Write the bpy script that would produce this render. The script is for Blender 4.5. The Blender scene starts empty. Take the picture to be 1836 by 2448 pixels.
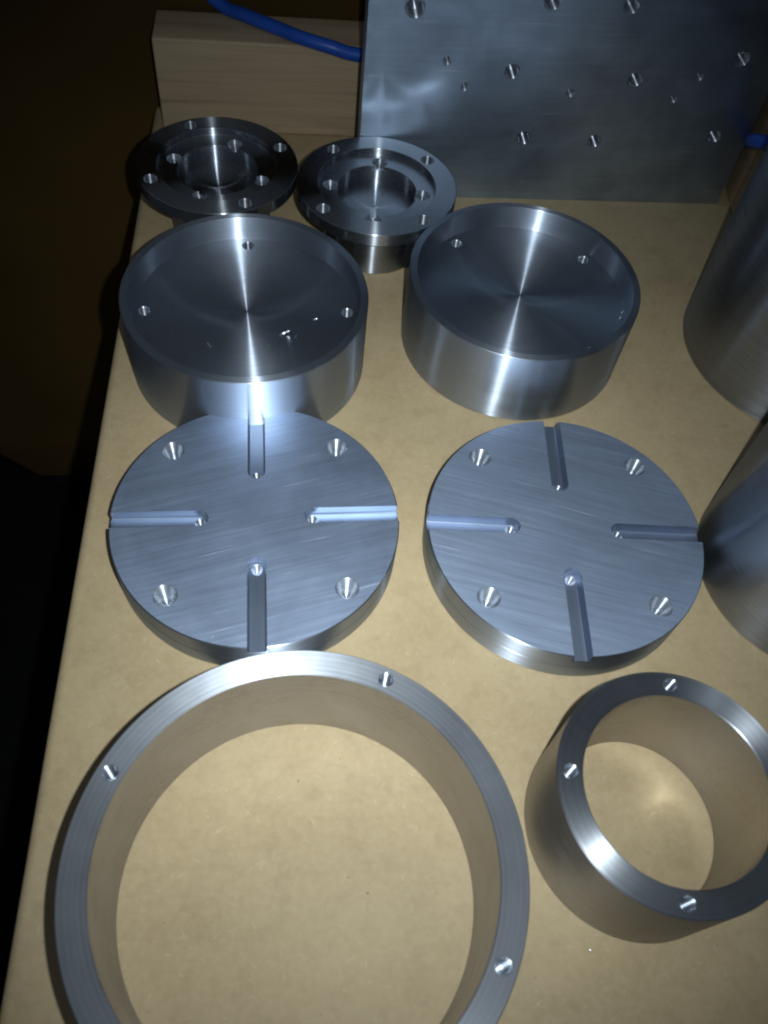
import bpy, bmesh, math, random
from mathutils import Vector, Matrix

scene = bpy.context.scene
COL = scene.collection
MM = 0.001
rad = math.radians

# ------------------------------------------------------------------ camera
CAM_H = 266.1 * MM
PITCH, ROLL = rad(55.754), rad(8.5526)
cp, sp, cr, sr = math.cos(PITCH), math.sin(PITCH), math.cos(ROLL), math.sin(ROLL)
fw = Vector((0, cp, -sp)); up0 = Vector((0, sp, cp)); rt0 = Vector((1, 0, 0))
RIGHT = cr * rt0 + sr * up0
UP = -sr * rt0 + cr * up0
CAMPOS = Vector((0, 0, CAM_H))
rot = Matrix((RIGHT, UP, -fw)).transposed().to_4x4()
cam_data = bpy.data.cameras.new("camera")
cam_data.sensor_fit = 'HORIZONTAL'
cam_data.sensor_width = 36.0
cam_data.lens = 36.0 * 2038.48 / 1836.0
cam_data.clip_start = 0.01
cam_data.clip_end = 20
cam_data.dof.use_dof = True
cam_data.dof.focus_distance = 0.36
cam_data.dof.aperture_fstop = 27
cam = bpy.data.objects.new("camera", cam_data)
cam.matrix_world = Matrix.Translation(CAMPOS) @ rot
COL.objects.link(cam)
scene.camera = cam

# ------------------------------------------------------------------ world: a dark workshop at night
world = bpy.data.worlds.new("World")
scene.world = world
world.use_nodes = True
bg = world.node_tree.nodes["Background"]
bg.inputs[0].default_value = (0.70, 0.83, 1.0, 1)
bg.inputs[1].default_value = 0.075

# ------------------------------------------------------------------ the phone's flash, just right of the lens
fl = bpy.data.lights.new("flash_lamp", 'AREA')
fl.shape = 'DISK'
fl.size = 0.0048
fl.energy = 0.285
fl.color = (0.80, 0.91, 1.0)
fl.spread = rad(80)
flo = bpy.data.objects.new("flash_lamp", fl)
flo.matrix_world = Matrix.Translation(CAMPOS + RIGHT * 17.5 * MM + UP * 5.7 * MM) @ rot @ Matrix.Rotation(rad(-3.5), 4, 'X') @ Matrix.Rotation(rad(4), 4, 'Y')
COL.objects.link(flo)

scene.view_settings.view_transform = 'Standard'
scene.view_settings.look = 'None'
scene.view_settings.exposure = 0.0
scene.view_settings.gamma = 1.0
scene.render.engine = 'CYCLES'
scene.cycles.max_bounces = 10
scene.cycles.glossy_bounces = 6
scene.cycles.sample_clamp_indirect = 4.0
scene.cycles.blur_glossy = 0.3
scene.cycles.filter_width = 2.0


# ------------------------------------------------------------------ node helpers
class N:
    def __init__(self, name):
        self.m = bpy.data.materials.new(name)
        self.m.use_nodes = True
        self.t = self.m.node_tree
        self.b = self.t.nodes["Principled BSDF"]

    def new(self, kind, **kw):
        n = self.t.nodes.new(kind)
        for k, v in kw.items():
            setattr(n, k, v)
        return n

    def link(self, a, b):
        self.t.links.new(a, b)

    def val(self, inp, v):
        if hasattr(v, 'links'):
            self.link(v, inp)
        else:
            inp.default_value = v

    def math(self, op, a, b=0.0, c=0.0, clamp=False):
        n = self.new('ShaderNodeMath', operation=op, use_clamp=clamp)
        for i, v in enumerate((a, b, c)):
            self.val(n.inputs[i], v)
        return n.outputs[0]

    def obj(self):
        return self.new('ShaderNodeTexCoord').outputs['Object']

    def mapping(self, vec, scale=(1, 1, 1), rot=(0, 0, 0), loc=(0, 0, 0)):
        n = self.new('ShaderNodeMapping')
        self.link(vec, n.inputs['Vector'])
        n.inputs['Scale'].default_value = scale
        n.inputs['Rotation'].default_value = rot
        n.inputs['Location'].default_value = loc
        return n.outputs[0]

    def noise(self, vec, scale, detail=3, rough=0.5, dist=0.0):
        n = self.new('ShaderNodeTexNoise')
        self.link(vec, n.inputs['Vector'])
        n.inputs['Scale'].default_value = scale
        n.inputs['Detail'].default_value = detail
        n.inputs['Roughness'].default_value = rough
        n.inputs['Distortion'].default_value = dist
        return n.outputs['Fac']

    def ramp(self, fac, stops):
        n = self.new('ShaderNodeValToRGB')
        self.link(fac, n.inputs[0])
        el = n.color_ramp.elements
        while len(el) < len(stops):
            el.new(0.5)
        for e, (p, c) in zip(el, stops):
            e.position = p
            e.color = c if len(c) == 4 else (*c, 1)
        return n.outputs[0]

    def mix(self, fac, a, b, mode='MIX'):
        n = self.new('ShaderNodeMix', data_type='RGBA', blend_type=mode)
        self.val(n.inputs[0], fac)
        for i, v in ((6, a), (7, b)):
            if hasattr(v, 'links'):
                self.link(v, n.inputs[i])
            else:
                n.inputs[i].default_value = (*v, 1) if len(v) == 3 else v
        return n.outputs[2]

    def bump(self, h, strength, dist):
        n = self.new('ShaderNodeBump')
        n.inputs['Strength'].default_value = strength
        n.inputs['Distance'].default_value = dist
        self.link(h, n.inputs['Height'])
        self.link(n.outputs[0], self.b.inputs['Normal'])

    def range(self, v, a, b, lo, hi):
        n = self.new('ShaderNodeMapRange')
        self.link(v, n.inputs[0])
        for i, x in enumerate((a, b, lo, hi)):
            n.inputs[i + 1].default_value = x
        return n.outputs[0]


def turned_metal(name, color, rough, aniso, seed=0.0, groove=0.06, halo=0.25):
    """lathe-turned metal: fine grooves run round the object's own axis, so light streaks across them"""
    n = N(name)
    n.t.nodes.remove(n.b)
    out = n.t.nodes["Material Output"]
    o = n.obj()
    sep = n.new('ShaderNodeSeparateXYZ'); n.link(o, sep.inputs[0])
    flat = n.new('ShaderNodeCombineXYZ'); n.link(sep.outputs[0], flat.inputs[0]); n.link(sep.outputs[1], flat.inputs[1])
    ln = n.new('ShaderNodeVectorMath', operation='LENGTH'); n.link(flat.outputs[0], ln.inputs[0])
    rz = n.new('ShaderNodeCombineXYZ')
    n.link(ln.outputs['Value'], rz.inputs[0]); n.link(sep.outputs[2], rz.inputs[1]); rz.inputs[2].default_value = seed
    lines = n.noise(rz.outputs[0], 1500, 2, 0.6)
    smudge = n.noise(o, 45, 3, 0.6, 0.6)
    k = n.range(lines, 0.3, 0.7, 1 - groove, 1 + groove)
    k = n.math('MULTIPLY', k, n.range(smudge, 0.3, 0.7, 0.93, 1.05))
    base = n.mix(1.0, color, k, 'MULTIPLY')
    r = n.math('MULTIPLY', n.range(smudge, 0.3, 0.7, rough * 0.93, rough * 1.08), n.range(lines, 0.3, 0.7, 1 - groove * .8, 1 + groove * .8))
    tg = n.new('ShaderNodeTangent', direction_type='RADIAL', axis='Z')
    g = []
    for rr, an in ((r, aniso), (n.math('MULTIPLY', r, 1.6), aniso * 0.55)):
        gl = n.new('ShaderNodeBsdfAnisotropic', distribution='GGX')
        n.link(base, gl.inputs['Color']); n.link(rr, gl.inputs['Roughness'])
        gl.inputs['Anisotropy'].default_value = an
        n.link(tg.outputs[0], gl.inputs['Tangent'])
        g.append(gl)
    mx = n.new('ShaderNodeMixShader'); mx.inputs[0].default_value = halo
    n.link(g[0].outputs[0], mx.inputs[1]); n.link(g[1].outputs[0], mx.inputs[2])
    n.link(mx.outputs[0], out.inputs['Surface'])
    return n.m


def brushed_metal(name, color, rough, aniso, ang, scratch=0.5, smudge_amt=0.2, axis='XY', seed=0.0, lines=0.3):
    """flat metal sanded in one direction, with stray scratches"""
    n = N(name)
    o = n.obj()
    if axis == 'XZ':
        o = n.mapping(o, rot=(rad(-90), 0, 0))
    o = n.mapping(o, rot=(0, 0, -ang), loc=(seed, seed * 0.7, 0))
    wob = n.noise(o, 22, 2, 0.5)
    sep = n.new('ShaderNodeSeparateXYZ'); n.link(o, sep.inputs[0])
    yy = n.math('ADD', sep.outputs[1], n.math('MULTIPLY', n.math('SUBTRACT', wob, 0.5), 0.0035))
    cv = n.new('ShaderNodeCombineXYZ'); n.link(sep.outputs[0], cv.inputs[0]); n.link(yy, cv.inputs[1])
    hair = n.noise(n.mapping(cv.outputs[0], scale=(40, 2200, 1)), 1.0, 3, 0.7)
    band = n.noise(n.mapping(cv.outputs[0], scale=(16, 520, 1)), 1.0, 4, 0.65)
    cloud = n.noise(o, 38, 3, 0.55, 0.4)
    # stray bright scratches: thin, broken, roughly along the sanding direction
    v = n.noise(n.mapping(cv.outputs[0], scale=(26, 1500, 1)), 1.0, 2, 0.5)
    v2 = n.noise(n.mapping(cv.outputs[0], scale=(40, 160, 1)), 1.0, 2, 0.5)
    sc = n.math('MULTIPLY', n.range(v, 0.63, 0.76, 0, 0.8), n.range(v2, 0.48, 0.68, 0, 1))
    k = n.math('MULTIPLY', n.range(hair, 0.25, 0.75, 1 - lines, 1 + lines), n.range(band, 0.25, 0.75, 1 - lines * .7, 1 + lines * .7))
    k = n.math('MULTIPLY', k, n.range(cloud, 0.3, 0.7, 1 - smudge_amt, 1 + smudge_amt))
    base = n.mix(1.0, color, k, 'MULTIPLY')
    base = n.mix(n.math('MULTIPLY', sc, scratch), base, (0.95, 0.96, 1.0))
    n.link(base, n.b.inputs['Base Color'])
    n.b.inputs['Metallic'].default_value = 1
    r = n.range(band, 0.25, 0.75, rough * 0.97, rough * 1.03)
    r = n.math('ADD', r, n.math('MULTIPLY', sc, 0.22 * scratch))
    n.link(r, n.b.inputs['Roughness'])
    n.b.inputs['Anisotropic'].default_value = aniso
    n.b.inputs['Anisotropic Rotation'].default_value = 0.25
    t = n.new('ShaderNodeCombineXYZ')
    c, s = math.cos(ang), math.sin(ang)
    vals = (c, s, 0) if axis == 'XY' else (c, 0, s)
    for i in range(3):
        t.inputs[i].default_value = vals[i]
    vt = n.new('ShaderNodeVectorTransform', vector_type='VECTOR', convert_from='OBJECT', convert_to='WORLD')
    n.link(t.outputs[0], vt.inputs[0])
    n.link(vt.outputs[0], n.b.inputs['Tangent'])
    n.bump(n.math('ADD', n.math('MULTIPLY', hair, 0.5), sc), 0.045, 0.0002)
    return n.m


def plain_metal(name, color, rough):
    n = N(name)
    n.b.inputs['Base Color'].default_value = (*color, 1)
    n.b.inputs['Metallic'].default_value = 1
    r = n.range(n.noise(n.obj(), 700, 2), 0.3, 0.7, rough * 0.8, rough * 1.25)
    n.link(r, n.b.inputs['Roughness'])
    return n.m


STEEL = (0.47, 0.515, 0.58)
M_CUP = turned_metal("turned_cup_metal", STEEL, 0.31, 0.78, 0.1, 0.06, 0.45)
M_FLANGE = turned_metal("turned_flange_metal", (0.42, 0.445, 0.48), 0.27, 0.78, 0.2, 0.04, 0.16)
M_RING = turned_metal("turned_ring_metal", (0.40, 0.415, 0.435), 0.33, 0.62, 0.3, 0.06, 0.22)
M_RINGSIDE = turned_metal("ring_wall_metal_board_tint", (0.44, 0.42, 0.395), 0.29, 0.50, 0.6, 0.10, 0.16)  # finer bored walls; warm tint paints in the reflected fibreboard
M_TUBE = turned_metal("turned_tube_metal", (0.34, 0.355, 0.38), 0.31, 0.60, 0.4, 0.14, 0.20)
M_DISCSIDE = turned_metal("turned_disc_side_metal", STEEL, 0.34, 0.72, 0.5, 0.10, 0.15)
M_DISC_A = brushed_metal("sanded_disc_metal", (0.58, 0.69, 0.88), 0.43, 0.20, rad(14), 1.0, 0.15, seed=0.3, lines=0.16)
M_DISC_B = brushed_metal("sanded_disc_metal_grey", (0.60, 0.71, 0.89), 0.465, 0.20, rad(-14), 1.0, 0.06, seed=1.1, lines=0.16)
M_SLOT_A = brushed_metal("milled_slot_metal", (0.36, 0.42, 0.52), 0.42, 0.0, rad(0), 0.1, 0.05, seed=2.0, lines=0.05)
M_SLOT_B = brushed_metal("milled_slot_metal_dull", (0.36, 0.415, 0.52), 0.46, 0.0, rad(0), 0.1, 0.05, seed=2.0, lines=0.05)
M_PLATE = brushed_metal("sanded_plate_metal", (0.40, 0.48, 0.58), 0.50, 0.3, rad(2), 1.0, 0.20, axis='XZ', seed=0.8, lines=0.10)
M_PLATEEDGE = plain_metal("sawn_plate_edge_metal", (0.55, 0.57, 0.60), 0.35)
M_HOLE = turned_metal("drilled_hole_metal", (0.62, 0.66, 0.72), 0.40, 0.70, 0.7, 0.03, 0.35)
M_THREAD = turned_metal("thread_metal", (0.62, 0.66, 0.72), 0.34, 0.72, 0.9, 0.05, 0.15)
M_CHIP = plain_metal("chip_metal", (0.92, 0.93, 0.95), 0.38)


def fibreboard():
    n = N("tan_fibreboard")
    o = n.obj()
    blot = n.noise(o, 26, 4, 0.6, 0.5)
    fine = n.noise(o, 420, 4, 0.7)
    col = n.ramp(blot, [(0.30, (0.360, 0.260, 0.132)), (0.55, (0.400, 0.294, 0.155)), (0.78, (0.436, 0.325, 0.176))])
    col = n.mix(n.range(fine, 0.32, 0.68, 0.0, 0.35), col, (0.50, 0.40, 0.25))
    mid = n.noise(o, 130, 3, 0.6)
    col = n.mix(n.range(mid, 0.50, 0.72, 0.0, 0.30), col, (0.27, 0.19, 0.095))
    # dark specks
    for sc, thr, amt in ((150, 0.065, 0.6), (330, 0.10, 0.35)):
        v = n.new('ShaderNodeTexVoronoi'); n.link(o, v.inputs['Vector']); v.inputs['Scale'].default_value = sc
        s = n.new('ShaderNodeSeparateColor'); n.link(v.outputs['Color'], s.inputs[0])
        gate = n.math('GREATER_THAN', s.outputs[0], 0.62)
        size = n.math('MULTIPLY', s.outputs[1], thr)
        f = n.math('MULTIPLY', n.math('LESS_THAN', v.outputs['Distance'], size), gate)
        col = n.mix(n.math('MULTIPLY', f, amt), col, (0.06, 0.04, 0.02))
    # pale pressed-in fibres
    for k, ang in enumerate((0.25, 1.0, 1.9, 2.6)):
        p = n.mapping(n.mapping(o, rot=(0, 0, ang), loc=(k * 3.1, k * 1.7, 0)), scale=(210, 760, 1))
        f1 = n.range(n.noise(p, 1.0, 1, 0.5), 0.705, 0.82, 0, 1)
        col = n.mix(n.math('MULTIPLY', f1, 0.32), col, (0.62, 0.53, 0.36))
    # rubbed-in metal dirt and a few hand marks
    dirt = n.range(n.noise(n.mapping(o, scale=(1, 1.6, 1), loc=(0.37, 0.11, 0)), 19, 5, 0.72, 0.8), 0.60, 0.80, 0.0, 0.34)
    col = n.mix(dirt, col, (0.20, 0.155, 0.095))
    scuff = n.range(n.noise(n.mapping(n.mapping(o, rot=(0, 0, 0.7)), scale=(9, 310, 1)), 1.0, 3, 0.6), 0.66, 0.78, 0.0, 0.20)
    col = n.mix(scuff, col, (0.52, 0.43, 0.29))
    n.link(col, n.b.inputs['Base Color'])
    n.b.inputs['Roughness'].default_value = 0.62
    n.b.inputs['Specular IOR Level'].default_value = 0.30
    n.bump(n.math('ADD', fine, n.math('MULTIPLY', mid, 0.6)), 0.18, 0.0003)
    return n.m


def pine():
    n = N("planed_pine")
    o = n.obj()
    p = n.mapping(o, scale=(5, 60, 95))
    g1 = n.noise(p, 1.0, 4, 0.6, 0.8)
    g2 = n.noise(n.mapping(o, scale=(14, 420, 520)), 1.0, 3, 0.6)
    col = n.ramp(g1, [(0.25, (0.28, 0.200, 0.118)), (0.45, (0.44, 0.322, 0.198)), (0.62, (0.47, 0.346, 0.216)), (0.80, (0.39, 0.282, 0.170))])
    col = n.mix(n.range(g2, 0.45, 0.75, 0, 0.35), col, (0.20, 0.14, 0.075))
    n.link(col, n.b.inputs['Base Color'])
    n.b.inputs['Roughness'].default_value = 0.55
    n.b.inputs['Specular IOR Level'].default_value = 0.3
    n.bump(g2, 0.15, 0.0002)
    return n.m


def dull(name, c1, c2, scale, rough):
    n = N(name)
    o = n.obj()
    f = n.noise(o, scale, 4, 0.6)
    n.link(n.ramp(f, [(0.3, c1), (0.7, c2)]), n.b.inputs['Base Color'])
    n.b.inputs['Roughness'].default_value = rough
    n.b.inputs['Specular IOR Level'].default_value = 0.06
    n.bump(n.noise(o, scale * 14, 2), 0.1, 0.0005)
    return n.m


M_MDF = fibreboard()
M_PINE = pine()
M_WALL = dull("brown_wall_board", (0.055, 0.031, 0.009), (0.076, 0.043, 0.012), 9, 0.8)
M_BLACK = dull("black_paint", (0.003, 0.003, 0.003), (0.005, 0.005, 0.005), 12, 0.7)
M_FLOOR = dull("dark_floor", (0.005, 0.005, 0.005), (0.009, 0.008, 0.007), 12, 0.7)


def cable_mat():
    n = N("blue_cable_jacket")
    f = n.noise(n.obj(), 60, 2)
    n.link(n.ramp(f, [(0.3, (0.012, 0.075, 0.40)), (0.7, (0.016, 0.095, 0.47))]), n.b.inputs['Base Color'])
    n.b.inputs['Roughness'].default_value = 0.42
    return n.m


M_CABLE = cable_mat()


# ------------------------------------------------------------------ object helpers
def tag(o, label=None, cat=None, group=None, kind=None):
    for k, v in (('label', label), ('category', cat), ('group', group), ('kind', kind)):
        if v:
            o[k] = v
    return o


def empty(name, loc, rz=0.0):
    o = bpy.data.objects.new(name, None)
    o.empty_display_size = 0.01
    COL.objects.link(o)
    o.location = loc
    o.rotation_euler = (0, 0, rz)
    return o


def finish(name, me, mats, parent=None, loc=(0, 0, 0), rot=(0, 0, 0), sharp=30):
    if not isinstance(mats, (list, tuple)):
        mats = [mats]
    me.materials.clear()
    for m in mats:
        me.materials.append(m)
    me.shade_smooth()
    me.set_sharp_from_angle(angle=rad(sharp))
    o = bpy.data.objects.new(name, me)
    COL.objects.link(o)
    o.parent = parent
    o.location = loc
    o.rotation_euler = rot
    return o


def lathe_bm(profile, seg=144, closed=True, caps=True):
    """profile: (r, z) in mm; a loop when closed; r = 0 ends close to a point"""
    bm = bmesh.new()
    rings = []
    for r, z in profile:
        if r <= 1e-6:
            rings.append([bm.verts.new((0, 0, z * MM))])
        else:
            rings.append([bm.verts.new((r * MM * math.cos(2 * math.pi * i / seg), r * MM * math.sin(2 * math.pi * i / seg), z * MM)) for i in range(seg)])
    n = len(rings)
    for k in range(n if closed else n - 1):
        a, b = rings[k], rings[(k + 1) % n]
        if len(a) == 1 and len(b) == 1:
            continue
        for i in range(seg):
            j = (i + 1) % seg
            if len(a) == 1:
                bm.faces.new((a[0], b[j], b[i]))
            elif len(b) == 1:
                bm.faces.new((a[i], a[j], b[0]))
            else:
                bm.faces.new((a[i], a[j], b[j], b[i]))
    bm.normal_update()
    return bm


def to_mesh(bm, name, recalc=True):
    if recalc:
        bmesh.ops.recalc_face_normals(bm, faces=bm.faces[:])
    me = bpy.data.meshes.new(name)
    bm.to_mesh(me)
    bm.free()
    return me


def flip_inward(me):
    """linings: their visible side faces the axis / opening"""
    bm = bmesh.new(); bm.from_mesh(me)
    bmesh.ops.reverse_faces(bm, faces=bm.faces[:])
    bm.to_mesh(me); bm.free()
    return me


def prism_bm(outline, z0, z1):
    bm = bmesh.new()
    lo = [bm.verts.new((x * MM, y * MM, z0 * MM)) for x, y in outline]
    hi = [bm.verts.new((x * MM, y * MM, z1 * MM)) for x, y in outline]
    n = len(lo)
    for i in range(n):
        j = (i + 1) % n
        bm.faces.new((lo[i], lo[j], hi[j], hi[i]))
    bm.faces.new(lo[::-1]); bm.faces.new(hi)
    return bm


def cut(me, cutters):
    """boolean difference of a mesh with a list of (mesh, matrix)"""
    tmp = bpy.data.objects.new("tmp", me)
    COL.objects.link(tmp)
    # one joined cutter (pieces never overlap each other)
    bm = bmesh.new()
    for cm, mat in cutters:
        c2 = cm.copy(); c2.transform(mat); bm.from_mesh(c2); bpy.data.meshes.remove(c2)
    cme = bpy.data.meshes.new("tmp_cut"); bm.to_mesh(cme); bm.free()
    co = bpy.data.objects.new("tmp_cut", cme); COL.objects.link(co)
    md = tmp.modifiers.new("b", 'BOOLEAN')
    md.operation = 'DIFFERENCE'; md.solver = 'EXACT'; md.object = co
    dg = bpy.context.evaluated_depsgraph_get()
    out = bpy.data.meshes.new_from_object(tmp.evaluated_get(dg))
    bpy.data.objects.remove(tmp); bpy.data.objects.remove(co); bpy.data.meshes.remove(cme)
    return out


def cyl_mesh(r, z0, z1, seg=40):
    return to_mesh(lathe_bm([(0, z0), (r, z0), (r, z1), (0, z1)], seg, closed=False), "cutter")


def lining_mesh(profile, seg=40, name="lining"):
    """open surface of revolution, from the mouth (z = 0) down"""
    me = to_mesh(lathe_bm(profile, seg, closed=False), name, recalc=False)
    # orient towards the axis / up
    bm = bmesh.new(); bm.from_mesh(me); bm.normal_update()
    s = 0.0
    for f in bm.faces:
        c = f.calc_center_median()
        s += f.calc_area() * (f.normal.z - (f.normal.x * c.x + f.normal.y * c.y) / max(1e-6, math.hypot(c.x, c.y)))
    if s < 0:
        bmesh.ops.reverse_faces(bm, faces=bm.faces[:])
    bm.to_mesh(me); bm.free()
    return me


def thread_profile(r, depth, pitch=0.75, lead=0.45):
    """countersunk lead then V thread down to a drilled cone"""
    p = [(r + lead, 0.0), (r - 0.05, -lead)]
    z = -lead
    while z > -depth:
        p.append((r - 0.32, z - pitch * 0.35)); p.append((r, z - pitch * 0.75)); z -= pitch
    p += [(r - 0.35, z), (0, z - r * 0.5)]
    return p


def T(x, y, z, ang=0.0):
    return Matrix.Translation((x * MM, y * MM, z * MM)) @ Matrix.Rotation(ang, 4, 'Z')


def polar(r, deg):
    return r * math.cos(rad(deg)), r * math.sin(rad(deg))


def copy_tree(o, parent=None):
    c = o.copy(); COL.objects.link(c)
    c.parent = parent
    for ch in list(o.children):
        copy_tree(ch, c)
    return c


# ------------------------------------------------------------------ setting
def box_mesh(x0, x1, y0, y1, z0, z1, bevel=0.0, seg=2):
    bm = bmesh.new()
    bmesh.ops.create_cube(bm, size=1)
    for v in bm.verts:
        v.co = Vector(((x0 if v.co.x < 0 else x1) * MM, (y0 if v.co.y < 0 else y1) * MM, (z0 if v.co.z < 0 else z1) * MM))
    if bevel:
        bmesh.ops.bevel(bm, geom=bm.edges[:], offset=bevel * MM, segments=seg, profile=0.5, affect='EDGES')
    return to_mesh(bm, "box")


BA = rad(10.0)                    # the bench top is turned about ten degrees against the view
# local frame: origin on its left edge, +x to the right, +y away
o = finish("bench_top", box_mesh(0, 620, -190, 262, -19, 0, 3.6, 5), M_MDF, None,
           (-0.1085, 0.1630, 0), (0, 0, BA), 40)
tag(o, "tan fibreboard bench top with a rounded left edge under all the metal parts", "board")

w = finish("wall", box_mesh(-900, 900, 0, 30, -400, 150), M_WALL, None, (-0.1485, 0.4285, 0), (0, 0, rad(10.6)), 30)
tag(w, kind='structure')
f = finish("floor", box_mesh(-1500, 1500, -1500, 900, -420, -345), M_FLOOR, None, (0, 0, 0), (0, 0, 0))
tag(f, kind='structure')

o = finish("wood_block", box_mesh(0, 380, 0, 27.5, 0.1, 47, 1.2, 3), M_PINE, None, (-0.1432, 0.3990, 0), (0, 0, rad(10.6)), 40)
tag(o, "long pale wooden block lying along the back wall behind the flanges", "wood block")


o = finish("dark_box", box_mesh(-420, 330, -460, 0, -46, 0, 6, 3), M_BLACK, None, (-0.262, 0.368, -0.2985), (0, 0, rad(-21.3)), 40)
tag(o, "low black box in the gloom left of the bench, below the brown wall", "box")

o = finish("wood_block", box_mesh(0, 200, 0, 34, 0.1, 120, 1.2, 3), M_PINE, None, (0.1565, 0.3885, 0), (0, 0, rad(3)), 40)
tag(o, "darker upright wooden block just right of the drilled plate, mostly behind the tall cylinder", "wood block")


# ------------------------------------------------------------------ blue cable
def tube_mesh(pts, r, seg=16, sub=10):
    P = [Vector(p) for p in pts]
    fine = []
    for i in range(len(P) - 1):
        p0, p1, p2, p3 = P[max(i - 1, 0)], P[i], P[i + 1], P[min(i + 2, len(P) - 1)]
        for k in range(sub):
            t = k / sub
            fine.append(0.5 * ((2 * p1) + (p2 - p0) * t + (2 * p0 - 5 * p1 + 4 * p2 - p3) * t * t + (3 * p1 - p0 - 3 * p2 + p3) * t ** 3))
    fine.append(P[-1])
    bm = bmesh.new(); rings = []
    n0 = None
    for i, p in enumerate(fine):
        d = (fine[min(i + 1, len(fine) - 1)] - fine[max(i - 1, 0)]).normalized()
        if n0 is None:
            n0 = d.orthogonal().normalized()
        n0 = (n0 - d * n0.dot(d)).normalized()
        b = d.cross(n0)
        rings.append([bm.verts.new((p + (n0 * math.cos(2 * math.pi * k / seg) + b * math.sin(2 * math.pi * k / seg)) * r) * MM) for k in range(seg)])
    for a, b in zip(rings, rings[1:]):
        for k in range(seg):
            j = (k + 1) % seg
            bm.faces.new((a[k], a[j], b[j], b[k]))
    bm.faces.new(rings[0][::-1]); bm.faces.new(rings[-1])
    return to_mesh(bm, "tube")


def ray_pt(px, py, plane_p, plane_n):
    """a photo pixel carried out to a plane of the scene (only used to measure where things stand)"""
    f = 2038.48
    d = fw + RIGHT * ((px - 918) / f) + UP * (-(py - 1224) / f)
    n = Vector(plane_n); p = Vector(plane_p) * MM
    return (CAMPOS + d * ((p - CAMPOS).dot(n) / d.dot(n))) / MM


top_n = (0, 0, 1)
c_pts = [(-190, 452, 80), (-150, 446, 66)]
for px, py in ((520, 5), (590, 38), (660, 66), (720, 90)):
    c_pts.append(tuple(ray_pt(px, py, (0, 0, 50.6), top_n)))
fn = (-math.sin(rad(10.6)), math.cos(rad(10.6)), 0)
fp = (-143.2 + 4.0 * math.sin(rad(10.6)), 399.0 - 4.0 * math.cos(rad(10.6)), 0)
for px, py in ((790, 112), (872, 134)):
    c_pts.append(tuple(ray_pt(px, py, fp, fn)))
c_pts += [(10, 424.5, 42), (90, 437, 38), tuple(ray_pt(1700, 331, (0, 431, 0), (0, 1, 0))), tuple(ray_pt(1752, 335, (0, 424, 0), (0, 1, 0)))]
c_pts.append(tuple(ray_pt(1792, 337, (152.8, 388, 0), (1, 0.0, 0))))
c_pts.append(tuple(ray_pt(1830, 341, (0, 383, 0), (0, 1, 0))))
c_pts += [(200, 383, 47), (260, 386, 46)]
o = finish("blue_cable", tube_mesh(c_pts, 3.15), M_CABLE, None, sharp=60)
tag(o, "blue network cable draped over the wooden block and running behind the drilled plate", "cable")


# ------------------------------------------------------------------ drilled plate standing against the block
PA = rad(11.397)
B0 = (12.4, 378.9)                     # a point on the plate's front foot line
pl_root = empty("drilled_plate", (B0[0] * MM, B0[1] * MM, 0), PA)
tag(pl_root, "grey sanded metal plate full of drilled holes, standing upright at the back", "metal plate")
PX0, PX1, PT, PH = -51.0, 139.4, 12.5, 150.0
big = [(-31.4, 90.8), (26.2, 96.1), (60.3, 95.7), (15.1, 65.8), (72.8, 64.4), (118.8, 75.8), (27.5, 33.9), (62.6, 33.5), (121.5, 38.0)]
small = [(-14.7, 69.4), (-5.2, 57.9), (44.2, 56.9), (102.4, 66.9), (93.9, 55.9)]
BIGR = [3.9, 3.3, 3.1, 3.1, 3.0, 3.3, 2.9, 2.9, 3.0]
me = box_mesh(PX0, PX1, 0, PT, 0, PH, 0.35, 2)
RXm = Matrix.Rotation(rad(90), 4, 'X')      # local +z of a hole -> -y (towards the front)
cuts = []
for (u, z), r in zip(big, BIGR):
    cuts.append((cyl_mesh(r + 0.46, -9.5, 1, 32), Matrix.Translation((u * MM, 0, z * MM)) @ RXm))
for u, z in small:
    cuts.append((cyl_mesh(2.12, -9.5, 1, 28), Matrix.Translation((u * MM, 0, z * MM)) @ RXm))
me = cut(me, cuts)
finish("plate", me, [M_PLATE], pl_root, sharp=30)
for (u, z), r in zip(big, BIGR):
    finish("threaded_hole", lining_mesh(thread_profile(r, 6.0, 0.9, 0.42), 36), M_THREAD, pl_root, (u * MM, 0, z * MM), (rad(90), 0, 0), 25)
sm_me = lining_mesh([(2.1, 0), (1.25, -0.9), (1.25, -7), (0, -8)], 28)
for u, z in small:
    finish("pilot_hole", sm_me, M_HOLE, pl_root, (u * MM, 0, z * MM), (rad(90), 0, 0), 25)


# ------------------------------------------------------------------ slotted discs
def slot_outline(w, x0, x1, grow=0.0, seg=14):
    """U shape open towards +x"""
    w = w + grow
    pts = [(x1, w), ]
    for i in range(seg + 1):
        a = math.pi / 2 + math.pi * i / seg
        pts.append((x0 + w * math.cos(a), w * math.sin(a)))
    pts.append((x1, -w))
    return pts


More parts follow.
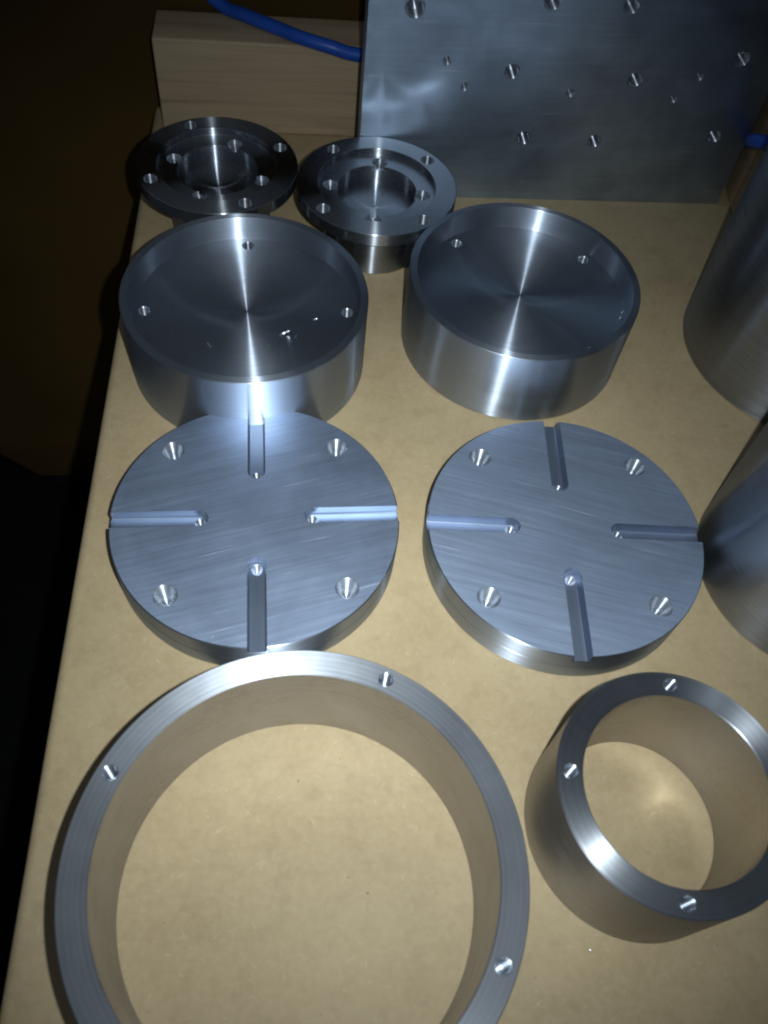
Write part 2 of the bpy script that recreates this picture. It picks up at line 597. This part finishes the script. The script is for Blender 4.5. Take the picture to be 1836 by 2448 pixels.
def slot_mesh(w, x0, x1, depth, hole_r, hole_x, taper):
    bm = bmesh.new()
    out = slot_outline(w, x0, x1)
    dw = depth * math.tan(taper)
    fil = 0.55                                   # the cutter leaves a small fillet in the corner
    rows = [(0.0, -0.0), (dw * .8, -(depth - fil))] + [(dw * .8 + fil * (1 - math.cos(t)), -(depth - fil) - fil * math.sin(t)) for t in (rad(30), rad(60), rad(90))]
    loops = []
    for g, z in rows:
        loops.append([bm.verts.new((x * MM, y * MM, z * MM)) for x, y in slot_outline(w, x0, x1, -g)])
    for hi, lo in zip(loops, loops[1:]):
        for i in range(len(out) - 1):
            bm.faces.new((lo[i], lo[i + 1], hi[i + 1], hi[i]))
    lo = loops[-1]
    hs = 24
    ho = [bm.verts.new(((hole_x + hole_r * math.cos(2 * math.pi * k / hs)) * MM, hole_r * math.sin(2 * math.pi * k / hs) * MM, -depth * MM)) for k in range(hs)]
    lo = [bm.verts.new(v.co) for v in lo]        # the floor has its own edge, so its shading stays flat
    edges = []
    for i in range(len(lo)):
        a, b = lo[i], lo[(i + 1) % len(lo)]
        edges.append(bm.edges.get((a, b)) or bm.edges.new((a, b)))
    for k in range(hs):
        edges.append(bm.edges.new((ho[k], ho[(k + 1) % hs])))
    bmesh.ops.triangle_fill(bm, use_beauty=True, use_dissolve=False, edges=edges)
    bm.normal_update()
    for fc in bm.faces:
        c = fc.calc_center_median()
        if abs(fc.normal.z) > 0.5:
            if fc.normal.z < 0:
                fc.normal_flip()
        else:
            # walls look towards the slot's middle line
            tx = max(c.x, x0 * MM)
            if fc.normal.dot(Vector((tx - c.x, -c.y, 0))) < 0:
                fc.normal_flip()
    me = bpy.data.meshes.new("slot"); bm.to_mesh(me); bm.free()
    return me


RD, HD = 50.0, 15.8
SW, SX0, SD = 3.15, 19.7, 3.6


def slotted_disc(loc, turn, hole_turn, face_mat, slot_mat, taper, label):
    root = empty("slotted_disc", (loc[0] * MM, loc[1] * MM, 0), rad(turn))
    tag(root, label, "metal disc", "slotted metal discs in the middle of the board")
    c = 0.35
    me = to_mesh(lathe_bm([(0, 0.05), (RD - 0.4, 0.05), (RD, 0.45), (RD, HD * .47), (RD - .12, HD * .48), (RD - .12, HD * .50), (RD, HD * .51),
                           (RD, HD - c), (RD - c, HD), (0, HD)], 192, closed=False), "disc")
    cuts = []
    for k in range(4):
        a = rad(90 * k)
        pm = to_mesh(prism_bm(slot_outline(SW, SX0, 60, 0.03), HD - SD - 3.4, HD + 1), "c")
        # keep the cutter shallow except for the end dimple: two solids that do not overlap
        pm2 = to_mesh(prism_bm(slot_outline(SW, SX0, 60, 0.03), HD - SD - 0.03, HD + 1), "c")
        cuts.append((pm2, Matrix.Rotation(a, 4, 'Z')))
        hx, hy = polar(42.0, 45 + 90 * k + hole_turn)
        cuts.append((cyl_mesh(4.03, HD - 7, HD + 1, 48), T(hx, hy, 0)))
    me = cut(me, cuts)
    # drill the end dimples through the slot floor
    cuts = [(cyl_mesh(2.13, HD - SD - 4.2, HD - SD + 1, 32), T(*polar(SX0 - 0.2, 90 * k), 0)) for k in range(4)]
    me = cut(me, cuts)
    body = finish("disc_body", me, [M_DISCSIDE, face_mat], root, sharp=28)
    for p in me.polygons:
        p.material_index = 1 if (p.normal.z > 0.9 and p.center.z > (HD - 0.1) * MM) else 0
    sm = slot_mesh(SW, SX0, math.sqrt((RD - .13) ** 2 - SW ** 2), SD, 2.0, SX0 - 0.2, taper)
    hm = lining_mesh([(4.0, 0.0), (3.72, -0.30), (3.3, -1.3), (2.6, -2.6), (2.0, -3.6), (2.0, -5.8), (0, -6.6)], 48)
    dm = lining_mesh([(2.1, 0.0), (1.9, -0.35), (0.9, -2.4), (0, -3.2)], 32)
    for k in range(4):
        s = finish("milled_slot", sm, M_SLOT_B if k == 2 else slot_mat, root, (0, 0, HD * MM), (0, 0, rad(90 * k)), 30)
        dx, dy = SX0 - 0.2, 0
        finish("drilled_dimple", dm, M_HOLE, s, (dx * MM, 0, -SD * MM), (0, 0, 0), 30)
        hx, hy = polar(42.0, 45 + 90 * k + hole_turn)
        finish("countersunk_hole", hm, M_HOLE, root, (hx * MM, hy * MM, HD * MM), (0, 0, 0), 30)
    return root


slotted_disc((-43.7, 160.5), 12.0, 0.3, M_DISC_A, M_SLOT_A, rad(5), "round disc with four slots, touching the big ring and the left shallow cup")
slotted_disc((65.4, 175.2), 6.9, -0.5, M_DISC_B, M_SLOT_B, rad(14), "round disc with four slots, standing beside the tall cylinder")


# ------------------------------------------------------------------ shallow cups
def cup(loc, turn, mat, label):
    root = empty("shallow_cup", (loc[0] * MM, loc[1] * MM, 0), rad(turn))
    tag(root, label, "metal cup", "shallow round metal cups")
    RO, RI, H, FZ = 47.9, 44.6, 35.3, 24.8
    c = 0.3
    me = to_mesh(lathe_bm([(0, 0.05), (RO - .4, 0.05), (RO, .45), (RO, H - c), (RO - c, H), (RI + c * .7, H), (RI, H - c * .7),
                           (RI, FZ + .7), (RI - .2, FZ + .2), (RI - .7, FZ), (0, FZ)], 192, closed=False), "cup")
    cuts = []
    for k in range(4):
        hx, hy = polar(40.0, 90 * k)
        cuts.append((cyl_mesh(2.63, FZ - 8, FZ + 1, 36), T(hx, hy, 0)))
    me = cut(me, cuts)
    finish("cup_body", me, mat, root, sharp=28)
    hm = lining_mesh([(2.6, 0), (2.15, -0.5), (2.15, -7.0), (0, -7.6)], 36)
    for k in range(4):
        hx, hy = polar(40.0, 90 * k)
        finish("screw_hole", hm, M_HOLE, root, (hx * MM, hy * MM, FZ * MM), (0, 0, 0), 30)
    return root


cup((-65.9, 250.0), 11.5, M_CUP, "shallow metal cup with swarf on its floor, at the board's left edge")
cup((43.1, 283.8), 47.0, M_CUP, "shallow metal cup in front of the drilled plate")


# ------------------------------------------------------------------ flanges
def flange(loc, turn, label):
    root = empty("flange", (loc[0] * MM, loc[1] * MM, 0), rad(turn))
    tag(root, label, "metal flange", "round flanges with a stepped bore")
    R, H, H2, RN = 35.9, 32.0, 26.2, 22.9
    RB, SZ, RH, FZ = 26.4, 28.6, 18.0, 20.2
    c = 0.3
    me = to_mesh(lathe_bm([(0, 0.05), (RN - .3, 0.05), (RN, .35), (RN, H2 - .5), (RN + .5, H2), (R - c, H2), (R, H2 + c), (R, H - c), (R - c, H),
                           (RB + .2, H), (RB, H - .2), (RB, SZ + .3), (RB - .3, SZ), (RH + .2, SZ), (RH, SZ - .2), (RH, FZ), (0, FZ)], 168, closed=False), "flange")
    cuts = []
    for k in range(4):
        x, y = polar(30.9, 45 + 90 * k)
        cuts.append((cyl_mesh(3.23, H2 - 2, H + 1, 40), T(x, y, 0)))
        x, y = polar(20.9, 90 * k)
        cuts.append((to_mesh(lathe_bm([(0, 19.4), (1.63, 19.4), (1.63, 26.45), (3.53, 26.75), (3.53, SZ + 1), (0, SZ + 1)], 40, closed=False), "c"), T(x, y, 0)))
    me = cut(me, cuts)
    finish("flange_body", me, M_FLANGE, root, sharp=28)
    rm = lining_mesh([(3.2, 0), (2.95, -.25), (2.95, -(H - H2))], 40)
    sm = lining_mesh([(3.5, 0), (3.5, 26.8 - SZ), (1.6, 26.5 - SZ), (1.6, 20 - SZ), (0, 19.5 - SZ)], 40)
    bm = bmesh.new(); bm.from_mesh(sm)                      # the hole breaks into the bore: no wall there
    bmesh.ops.delete(bm, geom=[q for q in bm.faces if math.hypot(20.9 + q.calc_center_median().x / MM, q.calc_center_median().y / MM) < RH], context='FACES')
    bm.to_mesh(sm); bm.free()
    for k in range(4):
        x, y = polar(30.9, 45 + 90 * k)
        finish("rim_hole", rm, M_HOLE, root, (x * MM, y * MM, H * MM), (0, 0, 0), 30)
        x, y = polar(20.9, 90 * k)
        finish("seat_hole", sm, M_HOLE, root, (x * MM, y * MM, SZ * MM), (0, 0, rad(90 * k)), 30)
    return root


flange((-96.9, 332.5), -9.0, "darker stepped flange at the back left corner, before the wooden block")
flange((-24.9, 334.9), 3.2, "stepped flange between the two shallow cups, in front of the plate's left edge")


# ------------------------------------------------------------------ plain rings
def ring(loc, turn, RO, RI, H, RH, hole_r, label, name="thick_ring"):
    root = empty(name, (loc[0] * MM, loc[1] * MM, 0), rad(turn))
    tag(root, label, "metal ring", "open metal rings at the front of the board")
    c = 0.35
    me = to_mesh(lathe_bm([(RI + .3, 0.05), (RO - .3, 0.05), (RO, .35), (RO, H - c), (RO - c, H), (RI + c, H), (RI, H - c), (RI, .35)], 216, closed=True), "ring")
    cuts = []
    for k in range(4):
        x, y = polar(RH, 90 * k)
        cuts.append((cyl_mesh(hole_r + .23, H - 12, H + 1, 32), T(x, y, 0)))
    me = cut(me, cuts)
    finish("ring_body", me, [M_RING, M_RINGSIDE], root, sharp=28)
    for p in me.polygons:
        p.material_index = 1 if abs(p.normal.z) < 0.3 else 0
    hm = lining_mesh(thread_profile(hole_r, 8.5, 0.8, 0.20), 32)
    for k in range(4):
        x, y = polar(RH, 90 * k)
        finish("threaded_hole", hm, M_THREAD, root, (x * MM, y * MM, H * MM), (0, 0, 0), 25)
    return root


ring((-7.9, 44.9), 73.5, 58.2, 50.7, 40.2, 54.4, 1.95, "largest open ring at the front left of the board, its top rim shining white")
ring((89.9, 79.0), 0.5, 33.3, 26.0, 40.5, 29.5, 1.95, "smaller open ring at the front right, cut off by the photo's edge")


# ------------------------------------------------------------------ tall cylinders at the right
def tube(loc, R, H, label):
    root = empty("tall_cylinder", (loc[0] * MM, loc[1] * MM, 0))
    tag(root, label, "metal cylinder", "tall metal cylinders along the right side")
    RI = R - 5
    me = to_mesh(lathe_bm([(RI, 0.05), (R - .4, 0.05), (R, .45), (R, H - .4), (R - .4, H), (RI + .4, H), (RI, H - .4)], 192, closed=True), "tube")
    finish("cylinder_wall", me, M_TUBE, root, sharp=28)
    return root


tube((176.8, 303.9), 53.5, 150, "tall metal cylinder beside the drilled plate, at the upper right")
tube((163.2, 183.4), 44.0, 140, "tall metal cylinder beside the slotted disc, its base half hidden")


# ------------------------------------------------------------------ stray metal chips
def chip_mesh(rnd, size, curl, n=9):
    """a thin curled ribbon of swarf with real thickness"""
    bm = bmesh.new(); rings = []
    for i in range(n):
        t = i / (n - 1)
        a = curl * t
        x = (t - .5) * size
        y = math.sin(a) * size * .22
        z = (1 - math.cos(a)) * size * .16 + size * .05
        w = size * (.16 + .05 * math.sin(5 * t + curl)); tw = 1.7 * t + rnd
        dy, dz = math.cos(tw) * w, math.sin(tw) * w
        th = size * .03
        rings.append([bm.verts.new(((x) * MM, (y + sy * dy - sz * th * math.sin(tw)) * MM, (z + abs(dz) + sy * dz + sz * th * math.cos(tw)) * MM))
                      for sy, sz in ((-.5, -1), (.5, -1), (.5, 1), (-.5, 1))])
    for a, b in zip(rings, rings[1:]):
        for k in range(4):
            bm.faces.new((a[k], a[(k + 1) % 4], b[(k + 1) % 4], b[k]))
    bm.faces.new(rings[0][::-1]); bm.faces.new(rings[-1])
    return to_mesh(bm, "chip")


CF = 24.8
chips = [
    (-48.9, 240.0, CF, 3.4, 3.0, 0.3, "longest curled chip of swarf on the left cup's floor"),
    (-44.2, 240.6, CF, 1.7, 1.5, 1.3, "short chip just right of the long curled one on the left cup's floor"),
    (-53.6, 233.2, CF, 1.3, 2.5, 0.9, "tiny chip beside the bright streak near the left cup's front wall"),
    (-75.9, 229.0, CF, 1.8, 3.5, 2.2, "crumpled chip at the front left of the left cup's floor"),
    (-38.5, 251.5, CF, 1.5, 1.0, 0.1, "dull chip lying right of centre on the left cup's floor"),
    (86.2, 280.2, CF, 2.6, 4.2, 1.1, "thin curled chip on the right cup's floor against its right wall"),
    (130.3, 349.1, 0.0, 1.2, 2.0, 0.5, "bright speck of metal on the bare board before the drilled plate"),
    (77.1, 41.9, 0.0, 1.2, 2.0, 1.9, "bright speck of metal on the board in front of the smaller ring"),
    (-47.8, 113.2, HD, 0.8, 2.4, 0.7, "tiny chip on the left slotted disc near its front edge"),
    (-18.4, 243.5, 22.0, 1.3, 2.0, 1.2, "upper chip clinging to the left cup's right side"),
    (-19.8, 238.5, 10.0, 1.3, 3.0, 0.2, "lower chip clinging to the left cup's right side"),
]
for i, (x, y, z, s, curl, rz, lab) in enumerate(chips):
    o = finish("metal_chip", chip_mesh(i * 0.7, s * 1.15, curl * 0.62), M_CHIP, None, (x * MM, y * MM, z * MM), (0, 0, rz), 40)
    tag(o, lab, "metal chip", "loose metal chips")
